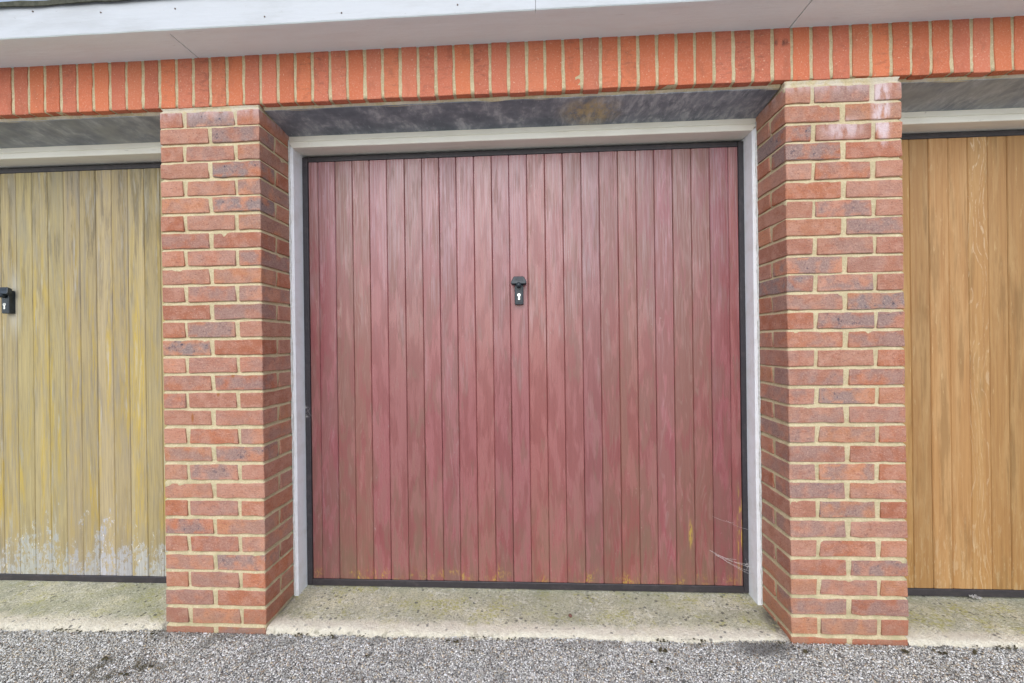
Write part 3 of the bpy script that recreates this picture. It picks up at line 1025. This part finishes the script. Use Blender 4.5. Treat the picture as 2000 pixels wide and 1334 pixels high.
def make_handle(door, hx, hz):
    dp = door.location
    base = (hx - dp.x, DY + .004 - dp.y, hz - dp.z)      # on the board face, plate centre
    # escutcheon: 41 mm x 118 mm, tapering towards the face
    h = tbar('handle', [(-.0205, -.060), (.0205, -.060), (.0205, .056), (-.0205, .056)], -.026, 0, M_BLACK, door, base, .0035)
    tbar('face_plate', [(-.0165, -.052), (.0165, -.052), (.0165, .006), (-.0165, .006)], -.0275, -.0255, M_BLACK, h, (0, 0, 0), .0009)
    bm = bmesh.new()
    bmesh.ops.create_cone(bm, cap_ends=True, segments=20, radius1=.0125, radius2=.0115, depth=.03, matrix=Matrix.Translation((0, -.039, .030)) @ Matrix.Rotation(math.pi / 2, 4, 'X'))
    ob('spindle', bm_mesh('spindle', bm, M_BLACK, True), h)
    g = tbar('grip', [(-.036, .017), (-.032, .0125), (.032, .0125), (.036, .017), (.036, .024), (.025, .049), (.021, .0515), (-.021, .0515), (-.025, .049), (-.036, .024)],
             -.068, -.050, M_BLACK, h, (0, 0, 0), .003)
    g.location = (0, .012, 0)
    g.rotation_euler = (-.38, 0, 0)
    for k, (z0, w) in enumerate(((.0415, .017), (.0355, .019), (.0295, .020))):
        tbar('grip_rib', [(-w, z0), (w, z0), (w, z0 + .0028), (-w, z0 + .0028)], -.0692, -.0678, M_BLACK, h, (0, .012, 0), .0004).rotation_euler = (-.38, 0, 0)
    # euro cylinder
    prof = []
    for k in range(17):
        a = math.radians(-60 + 300 * k / 16)
        prof.append((.0080 * math.cos(a), -.0155 + .0080 * math.sin(a)))
    prof += [(-.0050, -.0365), (-.0038, -.0385), (.0038, -.0385), (.0050, -.0365)]
    tbar('lock_cylinder', prof, -.0300, -.0260, M_CHROME, h, (0, 0, 0), .0006)
    tbar('keyhole', [(-.0011, -.018), (.0011, -.018), (.0011, -.0095), (-.0011, -.0095)], -.0304, -.0296, M_DARK, h, (0, 0, 0), 0)
    return h


def garage_door(kind, x0, x1, joints, label, hx, zb=.032, zt=2.137, dy=0.0, tint=lambda i: (1, 1, 1), fleck=-1):
    """x0, x1: outer edges of the steel frame; joints: x of the gaps between boards"""
    root = empty('garage_door', ((x0 + x1) / 2, DY, zb))
    tag(root, label, 'garage door', 'up and over garage doors', 'thing')
    o = root.location
    fw, top, bot = .0265, .033, .031
    f = DY + dy
    bx0, bx1, bz0, bz1 = x0 + fw, x1 - fw, zb + bot, zt - top
    # steel frame of the leaf
    box_ob('side_rail', x0, bx0, f - .002, f + .035, zb + .0005, zt - .010, M_STEEL, root, .002, o)
    box_ob('side_rail', bx1, x1, f - .002, f + .035, zb + .0005, zt - .010, M_STEEL, root, .002, o)
    box_ob('top_rail', bx0 + .0003, bx1 - .0003, f, f + .035, bz1, zt - .010, M_STEEL, root, .002, o)
    box_ob('bottom_rail', bx0 + .0003, bx1 - .0003, f - .003, f + .035, zb, bz0, M_STEEL, root, .002, o)
    box_ob('backing_panel', x0 - .004, x1 + .004, f + .020, f + .034, zb - .004, zt + .02, M_DARK, root, 0, o)
    ed = [bx0] + list(joints) + [bx1]
    cache = {}
    for i in range(len(ed) - 1):
        w = ed[i + 1] - ed[i]
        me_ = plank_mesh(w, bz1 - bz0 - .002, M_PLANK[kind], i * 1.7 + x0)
        p = ob('plank', me_, root, ((ed[i] + ed[i + 1]) / 2 - o.x, f + .004 + RB.uniform(-.0007, .0007) - o.y, (bz0 + bz1) / 2 - o.z))
        p.rotation_euler = (0, RB.uniform(-.0004, .0004), RB.uniform(-.012, .012))
        p.color = (*tint(i), 0.0 if i == fleck else 1.0)
    make_handle(root, hx, 1.4465)
    return root


RJ = [0.5351, 0.6199, 0.7066, 0.7907, 0.8766, 0.964, 1.0504, 1.1342, 1.2173, 1.3031, 1.3885, 1.472, 1.5576, 1.6429, 1.7277, 1.8145, 1.8995, 1.9856, 2.0702, 2.155,
      2.239, 2.3247, 2.4099, 2.4948]
RT = random.Random(3)


def tint_red(i):
    f = RT.uniform(.93, 1.07)
    return (f * RT.uniform(.97, 1.03), f * RT.uniform(.93, 1.07), f * RT.uniform(.93, 1.07))


def tint_yel(i):
    f = RT.uniform(.90, 1.08)
    return (f, f * RT.uniform(.97, 1.02), f * RT.uniform(.92, 1.08))


def tint_or(i):
    f = RT.uniform(.90, 1.10)
    return (f, f * RT.uniform(.985, 1.02), f * RT.uniform(.92, 1.04))


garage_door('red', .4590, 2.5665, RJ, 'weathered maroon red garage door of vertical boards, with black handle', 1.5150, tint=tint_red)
LJ = [-.0225 - .0856 * k for k in range(0, 25)]
LJ = [-.3640 + .0856 * (3 - k) for k in range(24)][::-1]
garage_door('yellow', -2.122, -.018, LJ, 'bleached yellow-grey garage door with peeling paint along its foot', -1.0790, tint=tint_yel, zb=.027)
OJ = [3.298 + .0840 * k - .168 for k in range(25)]
OJ = [v for v in OJ if 3.10 < v < 5.12]
garage_door('orange', RX1 + .0185, RX1 + W - .0185, OJ, 'varnished orange-brown garage door of vertical boards, right of the right pier', RX1 + W / 2, tint=tint_or, fleck=6, zb=.036, zt=2.142)

# ------------------------------------------------------------------ small things
# moss and dirt collected along the foot of the thresholds and on the tarmac
rm = random.Random(8)
bm = bmesh.new()


def clump(x, y, z, r):
    res = bmesh.ops.create_icosphere(bm, subdivisions=1, radius=1)
    s = rm.uniform(0, 99)
    for v in res['verts']:
        k = r * (1 + .5 * noise.noise(v.co * 1.7 + Vector((s, 0, 0))) + rm.uniform(-.2, .2))
        v.co = Vector((x + v.co.x * k * rm.uniform(.8, 1.3), y + v.co.y * k, z + v.co.z * k * .55))


for _ in range(650):
    x = rm.uniform(-.6, 3.5)
    if LX0 - .01 < x < LX1 + .0 or RX0 < x < RX1:
        continue
    if noise.noise((x * 4, 3, 1)) < .0 or noise.noise((x * 19, 7, 1)) < -.1:
        continue
    clump(x, rm.gauss(-.010, .007), gz(x) + rm.uniform(-.004, .003), rm.uniform(.0012, .0046))
for cx_, cy_, r in ((2.069, -.064, .012), (2.002, -.124, .008), (.923, -.118, .006), (2.056, -.149, .007), (1.332, -.08, .006), (1.259, -.036, .009), (2.975, -.042, .010), (2.60, -.05, .009),
                    (-.1, -.16, .010), (.05, -.23, .010), (.12, -.19, .007), (3.1, -.05, .013), (3.22, -.04, .012), (1.22, -.03, .007)):
    for _ in range(7):
        clump(cx_ + rm.gauss(0, r * .8), cy_ + rm.gauss(0, r * .5), gz(cx_) + .001, rm.uniform(.3, .6) * r)
o = ob('moss', bm_mesh('moss', bm, M_MOSS))
tag(o, 'dark moss and dirt gathered along the edge of the concrete', 'moss', kind='stuff')


def stone(name, loc, r, mat, label, cat, sc=(1, 1, .7)):
    bm = bmesh.new()
    res = bmesh.ops.create_icosphere(bm, subdivisions=2, radius=r)
    for v in res['verts']:
        k = 1 + .35 * noise.noise(v.co * (1.1 / r))
        v.co = Vector((v.co.x * k * sc[0], v.co.y * k * sc[1], v.co.z * k * sc[2]))
    o = ob(name, bm_mesh(name, bm, mat), None, loc)
    tag(o, label, cat)


stone('pebble', (1.724, .109, .028), .0085, M_PEB, 'small reddish brown stone lying on the concrete below the red door', 'stone')
# crumpled scrap under the orange door: a folded sheet
bm = bmesh.new()
n = 7
gr = [[bm.verts.new(((a / n - .5) * .034, (b / n - .5) * .022 + noise.noise((a * .7, b * .6, 2)) * .006, .007 + noise.noise((a * .9, b * .9, 5)) * .012)) for b in range(n + 1)] for a in range(n + 1)]
for a in range(n):
    for b in range(n):
        bm.faces.new([gr[a][b], gr[a + 1][b], gr[a + 1][b + 1], gr[a][b + 1]])
bmesh.ops.solidify(bm, geom=bm.faces[:], thickness=.0012)
o = ob('paper_scrap', bm_mesh('paper_scrap', bm, M_LITTER), None, (3.537, .27, .038))
tag(o, 'crumpled white scrap lying at the foot of the orange-brown door', 'litter')


def strand(bm, pts, r):
    prev = None
    for i, p in enumerate(pts):
        p = Vector(p)
        ring = [bm.verts.new(p + Vector((0, math.cos(a), math.sin(a))) * r) for a in (0, 2.094, 4.189)]
        if prev:
            for j in range(3):
                bm.faces.new([prev[j], prev[(j + 1) % 3], ring[(j + 1) % 3], ring[j]])
        prev = ring


def cobweb(lines, knots, label, r=.00035):
    bm = bmesh.new()
    for a, b in lines:
        a, b = Vector(a), Vector(b)
        n = 8
        pts = [a.lerp(b, i / n) - Vector((0, 0, .006 * math.sin(math.pi * i / n))) for i in range(n + 1)]
        strand(bm, pts, r)
    for k, kr in knots:
        for _ in range(14):
            d = Vector((rm.gauss(0, 1), rm.gauss(0, 1) * .6, rm.gauss(0, 1))) * kr
            e = Vector((rm.gauss(0, 1), rm.gauss(0, 1) * .6, rm.gauss(0, 1))) * kr
            strand(bm, [Vector(k) + d, Vector(k) + (d + e) * .3, Vector(k) + e], r)
    o = ob('cobweb', bm_mesh('cobweb', bm, M_WEB))
    tag(o, label, 'cobweb', 'cobwebs on the red door')


cobweb([((2.385, .282, .232), (2.548, .262, .168)), ((2.410, .280, .210), (2.540, .262, .180)), ((2.385, .282, .232), (2.560, .25, .135)), ((2.44, .275, .196), (2.562, .25, .15)),
        ((2.41, .28, .215), (2.5, .27, .196))],
       [((2.548, .260, .176), .010)], 'cobweb stretched across the bottom right corner of the red door', .00042)
cobweb([((2.46, .281, .372), (2.555, .27, .335)), ((2.40, .283, .39), (2.50, .28, .36))], [], 'faint cobweb threads on the right edge of the red door', .0003)
cobweb([((.462, .279, .92), (.492, .283, .86)), ((.462, .279, .88), (.485, .283, .90)), ((.470, .279, .99), (.463, .279, .90))], [((.466, .279, .905), .007), ((.468, .279, .86), .005)],
       'small grey cobweb on the left edge of the red door', .00035)
